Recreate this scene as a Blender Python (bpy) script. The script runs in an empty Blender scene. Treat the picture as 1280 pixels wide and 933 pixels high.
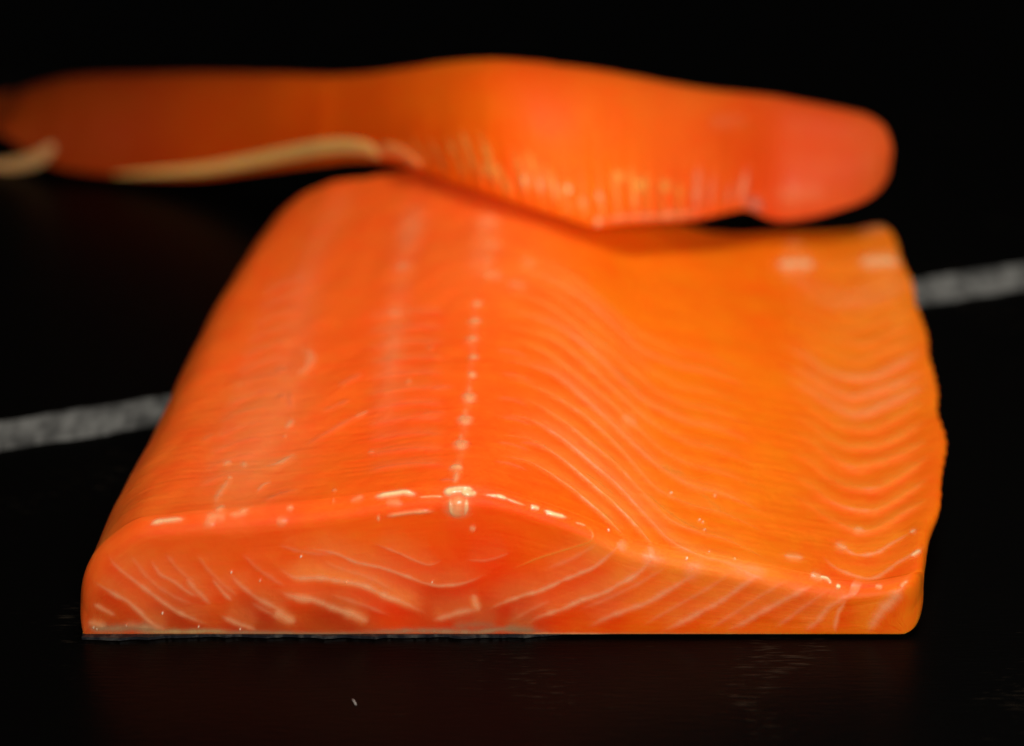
import bpy, math, random
import numpy as np
from mathutils import Vector
from mathutils.bvhtree import BVHTree

random.seed(7)
rng = np.random.default_rng(11)
S = bpy.context.scene
COL = S.collection

# ------------------------------------------------------------------ camera
PITCH = math.radians(28.0)
DIST = 0.5
FPX = 3111.0                      # focal length in photograph pixels (1280 wide)
FW = np.array([0, math.cos(PITCH), -math.sin(PITCH)])
UP = np.array([0, math.sin(PITCH), math.cos(PITCH)])
RT = np.array([1.0, 0, 0])
CAM = -(FW + UP * (466.5 - 797) / FPX) * DIST      # front foot of the fillet is the origin

cd = bpy.data.cameras.new('camera')
cam = bpy.data.objects.new('camera', cd)
COL.objects.link(cam)
cam.location = CAM
cam.rotation_euler = (math.radians(90) - PITCH, 0, 0)
cd.sensor_width = 36.0
cd.lens = 36.0 * FPX / 1280.0
cd.clip_start = 0.01
cd.clip_end = 50.0
cd.dof.use_dof = True
cd.dof.focus_distance = 0.497
cd.dof.aperture_fstop = 6.0
S.camera = cam

# ------------------------------------------------------------------ light
W = bpy.data.worlds.new('World')
S.world = W
W.use_nodes = True
W.node_tree.nodes['Background'].inputs[0].default_value = (1.0, 0.96, 0.92, 1)
W.node_tree.nodes['Background'].inputs[1].default_value = 0.012


def area(name, loc, aim, sx, sy, power, color, spread):
    l = bpy.data.lights.new(name, 'AREA')
    l.shape = 'RECTANGLE'
    l.size, l.size_y = sx, sy
    l.energy = power
    l.color = color
    l.spread = math.radians(spread)
    o = bpy.data.objects.new(name, l)
    COL.objects.link(o)
    o.location = loc
    o.rotation_euler = (Vector(aim) - Vector(loc)).to_track_quat('-Z', 'Y').to_euler()
    return o


area('key_softbox', (0.09, 0.11, 0.60), (0.05, 0.05, 0.0), 0.20, 0.15, 0.27, (1.0, 0.95, 0.88), 55)
area('front_softbox', (0.13, -0.74, 0.46), (0.03, 0.02, 0.015), 0.36, 0.24, 1.12, (1.0, 0.95, 0.88), 60)

S.view_settings.view_transform = 'Standard'
S.view_settings.look = 'None'
S.view_settings.exposure = -0.14
S.view_settings.gamma = 1.0
S.view_settings.use_curve_mapping = False
S.render.engine = 'CYCLES'
S.cycles.use_denoising = True
S.cycles.max_bounces = 10
S.cycles.transparent_max_bounces = 24


# ------------------------------------------------------------------ helpers
def ray(px, py):
    return FW + RT * ((px - 640) / FPX) + UP * ((466.5 - py) / FPX)


def on_y(px, py, y):
    r = ray(px, py)
    return CAM + r * ((y - CAM[1]) / r[1])


def on_z(px, py, z):
    r = ray(px, py)
    return CAM + r * ((z - CAM[2]) / r[2])


def project(P):
    v = P - CAM
    w = v @ FW
    return 640 + FPX * (v @ RT) / w, 466.5 - FPX * (v @ UP) / w


def srgb(r, g, b):
    c = np.array([r, g, b]) / 255.0
    return np.where(c <= 0.04045, c / 12.92, ((c + 0.055) / 1.055) ** 2.4)


def tag(o, label=None, cat=None, group=None, kind=None):
    if label:
        o['label'] = label
    if cat:
        o['category'] = cat
    if group:
        o['group'] = group
    if kind:
        o['kind'] = kind
    return o


def empty(name, loc):
    o = bpy.data.objects.new(name, None)
    COL.objects.link(o)
    o.location = loc
    o.empty_display_size = 0.02
    return o


def mesh_obj(name, V, F, mat, parent=None, color=None, alpha=None, smooth=True):
    me = bpy.data.meshes.new(name)
    V = np.asarray(V, dtype=np.float64)
    if parent is not None:
        V = V - np.array(parent.location)
    if isinstance(F, np.ndarray):
        nf, k = F.shape
        me.vertices.add(len(V))
        me.vertices.foreach_set('co', V.astype(np.float32).ravel())
        me.loops.add(nf * k)
        me.loops.foreach_set('vertex_index', F.astype(np.int32).ravel())
        me.polygons.add(nf)
        me.polygons.foreach_set('loop_start', np.arange(0, nf * k, k, dtype=np.int32))
        me.update(calc_edges=True)
    else:
        me.from_pydata([tuple(v) for v in V], [], F)
    me.polygons.foreach_set('use_smooth', np.full(len(me.polygons), smooth))
    if color is not None:
        a = me.attributes.new('tissue_color', 'FLOAT_COLOR', 'POINT')
        c = np.ones((len(V), 4), np.float32)
        c[:, :3] = color
        a.data.foreach_set('color', c.ravel())
    if alpha is not None:
        a = me.attributes.new('cover', 'FLOAT', 'POINT')
        a.data.foreach_set('value', np.asarray(alpha, np.float32).ravel())
    me.materials.append(mat)
    me.update()
    o = bpy.data.objects.new(name, me)
    COL.objects.link(o)
    if parent is not None:
        o.parent = parent
    return o


def catmull(pts, step):
    p = np.asarray(pts, float)
    if len(p) == 2:
        n = max(3, int(np.linalg.norm(p[1] - p[0]) / step))
        return p[0] + (p[1] - p[0]) * np.linspace(0, 1, n)[:, None]
    q = np.vstack([2 * p[0] - p[1], p, 2 * p[-1] - p[-2]])
    out = []
    for i in range(1, len(q) - 2):
        n = max(2, int(np.linalg.norm(q[i + 1] - q[i]) / step))
        t = np.linspace(0, 1, n, endpoint=False)[:, None]
        a, b, c, d = q[i - 1], q[i], q[i + 1], q[i + 2]
        out.append(0.5 * ((2 * b) + (c - a) * t + (2 * a - 5 * b + 4 * c - d) * t ** 2 + (3 * b - a - 3 * c + d) * t ** 3))
    out.append(p[-1:])
    return np.vstack(out)


def smooth1(a, n):
    k = np.ones(2 * n + 1) / (2 * n + 1)
    return np.convolve(np.pad(a, n, mode='edge'), k, mode='valid')


def noise2(shape, cells, seed):
    """smooth value noise on a grid, about -1..1"""
    r = np.random.default_rng(seed)
    cu, cv = cells
    g = r.uniform(-1, 1, (cu + 3, cv + 3))
    x = np.linspace(0, cu, shape[0])
    y = np.linspace(0, cv, shape[1])
    xi = np.minimum(x.astype(int), cu - 1)
    yi = np.minimum(y.astype(int), cv - 1)
    fx = (x - xi)[:, None]
    fy = (y - yi)[None, :]
    fx = fx * fx * (3 - 2 * fx)
    fy = fy * fy * (3 - 2 * fy)
    A = g[np.ix_(xi, yi)]
    B = g[np.ix_(xi + 1, yi)]
    C_ = g[np.ix_(xi, yi + 1)]
    D_ = g[np.ix_(xi + 1, yi + 1)]
    return (A * (1 - fx) + B * fx) * (1 - fy) + (C_ * (1 - fx) + D_ * fx) * fy


def grid_faces(nu, nv, wrap_u=False):
    i = np.arange(nu if wrap_u else nu - 1)
    j = np.arange(nv - 1)
    I, J = np.meshgrid(i, j, indexing='ij')
    I2 = (I + 1) % nu
    return np.stack([I * nv + J, I2 * nv + J, I2 * nv + J + 1, I * nv + J + 1], -1).reshape(-1, 4)


def grid_normals(P):
    du = np.gradient(P, axis=0)
    dv = np.gradient(P, axis=1)
    n = np.cross(du, dv)
    l = np.linalg.norm(n, axis=-1, keepdims=True)
    return n / np.maximum(l, 1e-12)


# ------------------------------------------------------------------ materials
def new_mat(name):
    m = bpy.data.materials.new(name)
    m.use_nodes = True
    nt = m.node_tree
    return m, nt, nt.nodes['Principled BSDF']


def N(nt, t, **kw):
    n = nt.nodes.new(t)
    for k, v in kw.items():
        setattr(n, k, v)
    return n


def flesh_material(name):
    m, nt, b = new_mat(name)
    L = nt.links.new
    tc = N(nt, 'ShaderNodeTexCoord')
    at = N(nt, 'ShaderNodeAttribute', attribute_name='tissue_color')
    # fine mottling of the muscle
    n1 = N(nt, 'ShaderNodeTexNoise')
    n1.inputs['Scale'].default_value = 260
    n1.inputs['Detail'].default_value = 5
    n1.inputs['Roughness'].default_value = 0.6
    L(tc.outputs['Object'], n1.inputs['Vector'])
    mr = N(nt, 'ShaderNodeMapRange')
    mr.inputs[1].default_value = 0.3
    mr.inputs[2].default_value = 0.7
    mr.inputs[3].default_value = 0.94
    mr.inputs[4].default_value = 1.06
    L(n1.outputs['Fac'], mr.inputs[0])
    mx = N(nt, 'ShaderNodeMix', data_type='RGBA', blend_type='MULTIPLY')
    mx.inputs[0].default_value = 1.0
    L(at.outputs['Color'], mx.inputs[6])
    cmb = N(nt, 'ShaderNodeCombineColor')
    cmb.inputs[0].default_value = 1.0
    L(mr.outputs[0], cmb.inputs[1])
    L(mr.outputs[0], cmb.inputs[2])
    L(cmb.outputs[0], mx.inputs[7])
    L(mx.outputs[2], b.inputs['Base Color'])
    b.inputs['Subsurface Weight'].default_value = 0.8
    b.inputs['Subsurface Radius'].default_value = (1.0, 0.35, 0.12)
    b.inputs['Subsurface Scale'].default_value = 0.0014
    b.inputs['Specular IOR Level'].default_value = 0.10
    n2 = N(nt, 'ShaderNodeTexNoise')
    n2.inputs['Scale'].default_value = 520
    n2.inputs['Detail'].default_value = 4
    L(tc.outputs['Object'], n2.inputs['Vector'])
    r2 = N(nt, 'ShaderNodeMapRange')
    r2.inputs[3].default_value = 0.42
    r2.inputs[4].default_value = 0.62
    L(n1.outputs['Fac'], r2.inputs[0])
    L(r2.outputs[0], b.inputs['Roughness'])
    bp = N(nt, 'ShaderNodeBump')
    bp.inputs['Strength'].default_value = 0.2
    bp.inputs['Distance'].default_value = 0.0005
    L(n2.outputs['Fac'], bp.inputs['Height'])
    L(bp.outputs[0], b.inputs['Normal'])
    return m


def fat_material(name, rough=0.3):
    """thin half-clear film of fat, denser where the line is thick"""
    m, nt, b = new_mat(name)
    L = nt.links.new
    at = N(nt, 'ShaderNodeAttribute', attribute_name='tissue_color')
    cv = N(nt, 'ShaderNodeAttribute', attribute_name='cover')
    L(at.outputs['Color'], b.inputs['Base Color'])
    b.inputs['Roughness'].default_value = rough
    b.inputs['Specular IOR Level'].default_value = 0.45
    L(cv.outputs['Fac'], b.inputs['Alpha'])
    return m


def plain(name, color, rough, spec=0.5):
    m, nt, b = new_mat(name)
    b.inputs['Base Color'].default_value = (*color, 1)
    b.inputs['Roughness'].default_value = rough
    b.inputs['Specular IOR Level'].default_value = spec
    return m


M_FLESH = flesh_material('salmon_flesh')
M_FAT = fat_material('fat_film', 0.32)
M_WET = fat_material('wet_membrane', 0.18)


def skin_material():
    m, nt, b = new_mat('silver_skin')
    L = nt.links.new
    tc = N(nt, 'ShaderNodeTexCoord')
    n = N(nt, 'ShaderNodeTexNoise')
    n.inputs['Scale'].default_value = 480
    n.inputs['Detail'].default_value = 4
    L(tc.outputs['Object'], n.inputs['Vector'])
    cr = N(nt, 'ShaderNodeValToRGB')
    cr.color_ramp.elements[0].position = 0.48
    cr.color_ramp.elements[0].color = (0.012, 0.012, 0.016, 1)
    cr.color_ramp.elements[1].position = 0.68
    cr.color_ramp.elements[1].color = (0.07, 0.065, 0.06, 1)
    L(n.outputs['Fac'], cr.inputs[0])
    L(cr.outputs[0], b.inputs['Base Color'])
    b.inputs['Roughness'].default_value = 0.35
    b.inputs['Metallic'].default_value = 0.3
    return m


M_SKIN = skin_material()


def table_material():
    m, nt, b = new_mat('black_stained_wood')
    L = nt.links.new
    tc = N(nt, 'ShaderNodeTexCoord')
    mp = N(nt, 'ShaderNodeMapping')
    mp.inputs['Rotation'].default_value = (0, 0, math.radians(12))
    mp.inputs['Scale'].default_value = (170, 1500, 170)
    L(tc.outputs['Object'], mp.inputs['Vector'])
    n = N(nt, 'ShaderNodeTexNoise')
    n.inputs['Scale'].default_value = 1.0
    n.inputs['Detail'].default_value = 3
    n.inputs['Roughness'].default_value = 0.55
    L(mp.outputs[0], n.inputs['Vector'])
    big = N(nt, 'ShaderNodeTexNoise')
    big.inputs['Scale'].default_value = 28
    L(tc.outputs['Object'], big.inputs['Vector'])
    mul = N(nt, 'ShaderNodeMath', operation='MULTIPLY')
    L(n.outputs['Fac'], mul.inputs[0])
    L(big.outputs['Fac'], mul.inputs[1])
    cr = N(nt, 'ShaderNodeValToRGB')
    cr.color_ramp.elements[0].position = 0.37
    cr.color_ramp.elements[0].color = (0.0010, 0.0009, 0.0008, 1)
    cr.color_ramp.elements[1].position = 0.50
    cr.color_ramp.elements[1].color = (0.016, 0.012, 0.008, 1)
    L(mul.outputs[0], cr.inputs[0])
    L(cr.outputs[0], b.inputs['Base Color'])
    b.inputs['Specular IOR Level'].default_value = 0.05
    b.inputs['Roughness'].default_value = 0.3
    bp = N(nt, 'ShaderNodeBump')
    bp.inputs['Strength'].default_value = 0.25
    bp.inputs['Distance'].default_value = 0.0004
    L(n.outputs['Fac'], bp.inputs['Height'])
    L(bp.outputs[0], b.inputs['Normal'])
    return m


def stripe_material():
    m, nt, b = new_mat('worn_white_paint')
    L = nt.links.new
    tc = N(nt, 'ShaderNodeTexCoord')
    mp = N(nt, 'ShaderNodeMapping')
    mp.inputs['Scale'].default_value = (260, 110, 90)
    L(tc.outputs['Object'], mp.inputs['Vector'])
    n = N(nt, 'ShaderNodeTexNoise')
    n.inputs['Scale'].default_value = 1.0
    n.inputs['Detail'].default_value = 3
    L(mp.outputs[0], n.inputs['Vector'])
    cr = N(nt, 'ShaderNodeValToRGB')
    cr.color_ramp.elements[0].position = 0.36
    cr.color_ramp.elements[0].color = (0.055, 0.055, 0.052, 1)
    cr.color_ramp.elements[1].position = 0.62
    cr.color_ramp.elements[1].color = (0.16, 0.16, 0.15, 1)
    L(n.outputs['Fac'], cr.inputs[0])
    L(cr.outputs[0], b.inputs['Base Color'])
    b.inputs['Roughness'].default_value = 0.8
    b.inputs['Specular IOR Level'].default_value = 0.1
    return m


# ------------------------------------------------------------------ setting: the black table top
def slab(name, x0, x1, y0, y1, z0, z1, mat, parent=None):
    V = [(x0, y0, z0), (x1, y0, z0), (x1, y1, z0), (x0, y1, z0), (x0, y0, z1), (x1, y0, z1), (x1, y1, z1), (x0, y1, z1)]
    F = [(0, 3, 2, 1), (4, 5, 6, 7), (0, 1, 5, 4), (1, 2, 6, 5), (2, 3, 7, 6), (3, 0, 4, 7)]
    return mesh_obj(name, V, F, mat, parent, smooth=False)


table = slab('tabletop', -0.9, 0.9, -0.7, 0.9, -0.03, 0.0, table_material())
tag(table, 'black stained wooden tabletop with fine grain scratches', kind='structure')

# white painted line crossing the table behind the front fillet
A = on_z(105, 530.6, 0)
B = on_z(1212, 357.6, 0)
dx = B - A
dx[2] = 0
ln = np.linalg.norm(dx)
dx /= ln
nx = np.array([-dx[1], dx[0], 0])
hw = 0.0064
ns = 300
V = []
for k in range(ns + 1):
    s = -0.35 + (ln + 0.9) * k / ns
    c = A + dx * s
    for q in (-1, 1):
        V.append(c + nx * q * (hw + 0.0004 * random.uniform(-1, 1)) + np.array([0, 0, 0.0006]))
nv = len(V)
V += [v - np.array([0, 0, 0.0005]) for v in V]
F = []
for k in range(ns):
    a = 2 * k
    F.append((a, a + 2, a + 3, a + 1))
    F.append((a, a + nv, a + 2 + nv, a + 2))
    F.append((a + 1, a + 3, a + 3 + nv, a + 1 + nv))
V = np.array(V)
ang = math.atan2(dx[1], dx[0])
st = mesh_obj('painted_stripe', V, F, stripe_material(), table, smooth=False)
tag(st, 'worn white stripe across the black table')

# ------------------------------------------------------------------ front fillet: the body of flesh
prof_px = [(103, 794), (98, 778), (97, 755), (102, 728), (115, 702), (136, 680), (160, 664), (190, 656), (270, 649), (350, 642),
           (430, 632), (500, 622), (570, 617), (620, 621), (680, 638), (740, 660), (780, 680), (820, 690), (880, 702),
           (950, 716), (1010, 729), (1060, 737), (1105, 736), (1138, 729), (1151, 728), (1159, 738), (1160, 760),
           (1157, 776), (1148, 789), (1132, 799)]
prof = np.array([on_y(x, y, 0)[[0, 2]] for x, y in prof_px])
prof[:, 1] = np.maximum(prof[:, 1], 0.0008)
prof[0, 1] = prof[-1, 1] = 0.0008
pc = catmull(prof, 0.0002)
seg = np.r_[0, np.cumsum(np.linalg.norm(np.diff(pc, axis=0), axis=1))]
NU = 720
uu = np.linspace(0, seg[-1], NU)
X0 = np.interp(uu, seg, pc[:, 0])
Z0 = np.maximum(np.interp(uu, seg, pc[:, 1]), 0.0008)
Z0[1:-1] = np.maximum(smooth1(Z0, 5)[1:-1], 0.0008)
X0[6:-6] = smooth1(X0, 5)[6:-6]
un = uu / uu[-1]
XL0, XR0 = X0.min(), X0.max()
XI = (X0 - XL0) / (XR0 - XL0)
LEN = 0.1715
KR = int(NU * .8) + int(np.argmax(Z0[int(NU * .9):])) + int(NU * .1)      # crest of the belly edge

# edges of the piece seen from above (y, x)
LE = np.array([(0.0, -0.0868), (0.04, -0.0825), (0.08, -0.0775), (0.137, -0.0708), (0.160, -0.0683), (0.1715, -0.0660)])
RE = np.array([(0.0, 0.0818), (0.006, 0.0838), (0.012, 0.0858), (0.03, 0.0908), (0.045, 0.0944), (0.063, 0.0971), (0.085, 0.0990),
               (0.107, 0.1000), (0.126, 0.1006), (0.145, 0.1006), (0.160, 0.1000), (0.1715, 0.0985)])
MI = np.array([(0.0, -0.0109), (0.1715, -0.0052)])
yy = np.linspace(0, LEN, 400)
LEs = smooth1(np.interp(yy, LE[:, 0], LE[:, 1]), 14)
REs = smooth1(np.interp(yy, RE[:, 0], RE[:, 1]), 10)
REs = REs + 0.00025 * np.sin(yy * 1450) * np.clip((yy - 0.02) / 0.05, 0, 1) + 0.0004 * np.sin(yy * 233 + 1)

XIM = (-0.0109 - XL0) / (XR0 - XL0)


def section(y):
    """x, z across the piece at distance y from the front cut"""
    y = np.clip(y, 0, LEN)
    xl, xr, xm = np.interp(y, yy, LEs), np.interp(y, yy, REs), np.interp(y, MI[:, 0], MI[:, 1])
    lin = xl + (xr - xl) * XIM
    k = (xm - lin) / (4 * XIM * (1 - XIM))
    x = xl + (xr - xl) * XI + k * 4 * XI * (1 - XI)
    under = np.where((XI > .9) & (np.arange(NU) > KR), 1 - (Z0 - 0.0008) / (Z0[KR] - 0.0008), 0)
    x = x - .0095 * under * min(1.0, y / .035) ** 1.2
    t = y / LEN
    left = np.clip((0.75 - XI) / 0.6, 0, 1)
    s = 1 - 0.085 * t ** 1.3 * left + 0.06 * t * (1 - left)
    s = s * (1 - .46 * np.clip((t - .62) / .38, 0, 1) ** 2 * np.clip(1 - XI / .17, 0, 1) ** 1.3)
    z = 0.0008 + (Z0 - 0.0008) * s - .0062 * t ** 7 * np.exp(-((XI - .765) / .09) ** 2)
    return x, z


NF, NA, NT, NB = 150, 34, 520, 14
r_edge = np.interp(XI, [0, 0.05, 0.15, 0.3, 0.5, 0.6, 1.0], [0.003, 0.0035, 0.0042, 0.0042, 0.0034, 0.0034, 0.003])
r_edge = np.minimum(r_edge, 0.45 * (Z0 - 0.0008))
rb = np.minimum(0.0035, 0.45 * (Z0 - 0.0008))
xb0 = prof[0, 0] + (prof[-1, 0] - prof[0, 0]) * un
NV = NF + NA + NT + NA + NB
P = np.zeros((NU, NV, 3))
col = 0
xs0, zs0 = section(0.0)
# front cut
for j in range(NF):
    w = j / NF
    z = 0.0008 + (zs0 - r_edge - 0.0008) * w
    fr = (z - 0.0008) / np.maximum(zs0 - 0.0008, 1e-6)
    P[:, col, 0] = xb0 + (xs0 - xb0) * fr
    P[:, col, 1] = 0
    P[:, col, 2] = z
    col += 1
for j in range(NA):
    a = (j / NA) * math.pi / 2
    y = r_edge * (1 - math.cos(a))
    z = zs0 - r_edge * (1 - math.sin(a))
    fr = (z - 0.0008) / np.maximum(zs0 - 0.0008, 1e-6)
    P[:, col, 0] = xb0 + (xs0 - xb0) * fr
    P[:, col, 1] = y
    P[:, col, 2] = z
    col += 1
for j in range(NT):
    t = j / (NT - 1)
    y = r_edge + (LEN - rb - r_edge) * t
    x, z = section(float(y.mean()))
    P[:, col, 0] = x
    P[:, col, 1] = y
    P[:, col, 2] = z
    col += 1
xe, ze = section(LEN)
xbe = xe[0] + (xe[-1] - xe[0]) * un
for j in range(NA):
    a = ((j + 1) / NA) * math.pi / 2
    z = ze - rb * (1 - math.cos(a))
    fr = (z - 0.0008) / np.maximum(ze - 0.0008, 1e-6)
    P[:, col, 0] = xbe + (xe - xbe) * fr
    P[:, col, 1] = LEN - rb * (1 - math.sin(a))
    P[:, col, 2] = z
    col += 1
for j in range(NB):
    w = (j + 1) / NB
    z = (ze - rb) + (0.0008 - (ze - rb)) * w
    fr = (z - 0.0008) / np.maximum(ze - 0.0008, 1e-6)
    P[:, col, 0] = xbe + (xe - xbe) * fr
    P[:, col, 1] = LEN
    P[:, col, 2] = z
    col += 1

# the cut rolls round into the two flanks
for side_x, Rr, sg_ in ((XR0 + .0002, .0055, 1), (XL0 - .0002, .0016, -1)):
    d_ = (side_x - P[..., 0]) * sg_
    k_ = np.clip(1 - d_ / Rr, 0, .995)
    P[..., 1] += Rr * (1 - np.sqrt(1 - k_ ** 2)) * np.clip(1 - P[..., 1] / .03, 0, 1)
# soft unevenness of a hand-cut piece
edge_fade = np.minimum(1, np.minimum(np.arange(NU), NU - 1 - np.arange(NU)) / 40.0)[:, None]
bump = 0.00055 * noise2((NU, NV), (11, 9), 3) + 0.00022 * noise2((NU, NV), (40, 34), 4) + 0.00003 * noise2((NU, NV), (150, 150), 5) + 0.00005 * noise2((NU, NV), (28, 240), 6)
front_calm = np.interp(np.arange(NV), [0, NF, NF + 2 * NA, NV], [.35, .35, 1, 1])[None, :]
row_fade = np.minimum(1, np.arange(NV) / 30.0)[None, :] * np.minimum(1, (NV - 1 - np.arange(NV)) / 12.0)[None, :]
NRM = grid_normals(P)
if NRM[NU // 2, NF + NA + NT // 2, 2] < 0:
    NRM = -NRM
P = P + NRM * (bump * edge_fade * row_fade * front_calm)[..., None]
P[..., 2] = np.maximum(P[..., 2], 0.0008)
faces = grid_faces(NU, NV)
nq = (P[1:, :-1] - P[:-1, :-1])
test = np.cross(P[NU // 2 + 1, NV // 2] - P[NU // 2, NV // 2], P[NU // 2, NV // 2 + 1] - P[NU // 2, NV // 2])
if test[2] < 0:
    faces = faces[:, ::-1]


def coarse_bvh(P, su=2, sv=2):
    Q = P[::su, ::sv]
    f = grid_faces(Q.shape[0], Q.shape[1])
    return BVHTree.FromPolygons([Vector(v) for v in Q.reshape(-1, 3)], [tuple(q) for q in f.tolist()])


bvh0 = coarse_bvh(P, 3, 3)

# ---- where the fat lines run, traced along the surface of the piece
PINK = srgb(238, 140, 88)
PALE = srgb(253, 180, 118)
CREAM = srgb(250, 208, 150)
AMBER = srgb(242, 150, 50)
GREY = srgb(176, 132, 92)
lines = []     # name, pixel path, width px, cover, colour, relief, material


def add(path, w, a, c, relief=0.00006, mat=None, name='fat_line', taper=0.25, soft=0, tint=None, amp=None, ghost=False):
    lines.append(dict(amp=amp, ghost=ghost, soft=soft, tint=min(.5, a) * .55 if tint is None else tint, path=path, w=w, a=a, c=c, relief=relief, mat=mat or M_FAT, name=name, taper=taper))


# cut face, back side: lines falling to the right
add([(115, 754), (130, 762), (146, 771)], 4.5, .45, PINK)
add([(115, 726), (141, 741), (163, 754), (181, 771), (198, 784), (216, 790)], 4.5, .5, PINK)
add([(133, 690), (146, 708), (167, 725), (194, 745), (211, 758), (233, 770), (266, 784)], 4.5, .5, PINK)
add([(187, 697), (200, 717), (216, 726), (231, 737), (251, 749)], 4, .4, PINK)
add([(231, 719), (242, 734), (255, 747), (264, 758)], 5, .42, PINK)
add([(264, 722), (279, 740), (292, 754)], 4, .45, PINK)
add([(286, 714), (299, 730), (321, 747), (343, 759), (362, 770)], 5, .42, PINK)
add([(275, 769), (294, 778), (323, 789)], 5, .5, PINK)
add([(340, 763), (356, 771), (372, 779)], 8, .62, PALE)
add([(345, 736), (367, 746), (392, 750), (417, 760), (439, 767), (462, 779)], 6, .55, PINK)
add([(425, 763), (445, 770), (463, 779)], 8, .5, PALE)
add([(345, 706), (362, 719), (378, 723), (398, 722), (430, 727), (457, 733), (480, 744), (507, 755), (536, 768)], 5.5, .72, PALE)
add([(366, 748), (382, 748), (392, 751)], 7, .5, PALE)
add([(374, 684), (417, 691), (446, 703), (475, 709), (502, 718), (529, 728), (552, 732), (574, 730), (594, 724), (613, 714)], 3.6, .55, PINK)
add([(465, 678), (498, 691), (520, 701), (538, 706), (554, 698)], 2.8, .35, PINK)
add([(538, 776), (563, 769), (585, 763), (600, 764)], 6, .5, PINK)
add([(592, 741), (594, 753), (600, 766)], 6, .6, PALE)
add([(345, 680), (380, 690), (420, 694)], 4, .2, PINK)
# cut face, belly side: lines rising to the right, folding round on to the top
add([(717, 653), (733, 658), (741, 667), (737, 677), (710, 686), (670, 699), (640, 712)], 3, .38, AMBER)
add([(780, 676), (769, 687), (746, 706), (724, 717), (701, 726), (679, 737), (654, 744), (625, 755), (606, 764)], 4.2, .58, PINK)
add([(820, 688), (814, 701), (796, 717), (774, 730), (751, 742), (724, 751), (706, 760), (679, 769), (655, 781)], 5, .6, PINK)
add([(878, 712), (855, 726), (828, 742), (805, 755), (778, 764), (756, 773), (732, 786)], 5.5, .48, PINK)
add([(961, 714), (933, 729), (902, 750), (877, 764), (851, 778), (823, 791)], 5.5, .45, PINK)
add([(1020, 730), (992, 744), (958, 761), (930, 778), (905, 790)], 5.5, .42, PINK)
add([(1067, 742), (1037, 758), (1023, 775), (1004, 790)], 5.5, .36, PINK)
add([(1059, 747), (1048, 766), (1044, 783), (1045, 794)], 3.6, .4, AMBER)
add([(1130, 731), (1121, 744), (1101, 764), (1090, 783), (1085, 794)], 9, .5, AMBER)
add([(900, 700), (935, 712), (965, 715)], 12, .25, AMBER)
add([(800, 690), (818, 700), (806, 712)], 14, .25, AMBER)
add([(858, 700), (872, 712), (852, 724)], 16, .25, AMBER)
for pts in ([(160, 690), (185, 722), (215, 744), (245, 757)], [(205, 690), (228, 716), (246, 728)], [(245, 690), (262, 714), (285, 735), (300, 748)],
            [(300, 690), (330, 716), (360, 735)], [(312, 752), (340, 768), (352, 776)], [(400, 700), (430, 712), (462, 722), (500, 742)], [(410, 742), (450, 755), (490, 770)],
            [(690, 750), (660, 764), (640, 776)], [(840, 705), (800, 728), (762, 747), (720, 764)], [(920, 712), (880, 738), (840, 760), (800, 784)], [(990, 722), (950, 745), (915, 768), (880, 790)],
            [(1040, 735), (1000, 762), (965, 788)], [(750, 678), (715, 698), (680, 712)]):
    add(pts, 4.5, .2, PINK)
add([(640, 690), (610, 700), (580, 700)], 3, .2, PINK)
for pts, w, t_ in (
        ([(522, 240), (503, 340), (490, 450), (478, 560)], 24, .14), ([(612, 262), (604, 310), (598, 350)], 26, .2), ([(640, 318), (690, 340), (730, 372)], 30, .14),
        ([(392, 320), (372, 420), (345, 520), (300, 610), (284, 640)], 34, .14), ([(440, 230), (400, 300), (372, 380)], 26, .1), ([(596, 360), (590, 450), (580, 540), (570, 610)], 7, .12),
        ([(700, 672), (760, 688), (830, 700), (920, 712), (1000, 726)], 22, .36), ([(1090, 300), (1120, 380), (1140, 470)], 22, .16)):
    add(pts, w, .1, srgb(246, 150, 100) if pts[0][0] < 640 else AMBER, 0, tint=t_, ghost=True)
# grey fat layer against the skin along the foot
add([(106, 784), (140, 786), (175, 785), (205, 789)], 11, .55, GREY, name='fat_layer', taper=.2)
add([(165, 789), (215, 790), (262, 789), (300, 792)], 7, .6, srgb(190, 150, 96), name='fat_layer', taper=.3)
add([(255, 791), (330, 791), (400, 793), (470, 791.5)], 6, .5, GREY, name='fat_layer', taper=.3)
add([(430, 792), (520, 789), (590, 790), (640, 787), (700, 792)], 8, .55, GREY, name='fat_layer', taper=.3)
add([(108, 778), (122, 780), (134, 786)], 7, .5, PALE)
add([(150, 780), (180, 784), (212, 783)], 9, .3, srgb(170, 110, 60))
add([(640, 792), (800, 793), (960, 794), (1060, 796)], 3.5, .3, PALE, name='fat_layer')
add([(628, 783), (648, 787), (672, 789)], 8, .5, GREY)
add([(560, 784), (600, 780), (625, 783)], 7, .35, GREY)
# upper rim of the cut
add([(466, 622), (486, 619), (507, 616), (522, 621)], 6.5, .85, CREAM, .0003, M_WET, 'membrane_or_glint')
add([(522, 622), (540, 621), (556, 621)], 2.6, .7, PALE, .0001, M_WET, 'membrane_or_glint')
add([(480, 630), (492, 628), (505, 632)], 9, .3, PALE)
add([(470, 648), (476, 648)], 7, .6, PALE, name='fat_or_glint_fleck')
add([(480, 646), (497, 643), (520, 640), (545, 639)], 4.5, .5, PALE, .0002, M_WET, 'membrane_or_glint')
add([(600, 618), (625, 621), (647, 629), (660, 633)], 2.8, .8, PALE, .0001, M_WET, 'membrane_or_glint')
add([(618, 619), (626, 621), (634, 624)], 4, .8, CREAM, .0002, M_WET, 'membrane_or_glint')
add([(662, 633), (670, 635), (675, 637)], 5, .8, CREAM, .0002, M_WET, 'membrane_or_glint')
add([(678, 638), (692, 643), (710, 648)], 4.4, .8, CREAM, .0002, M_WET, 'membrane_or_glint')
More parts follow.
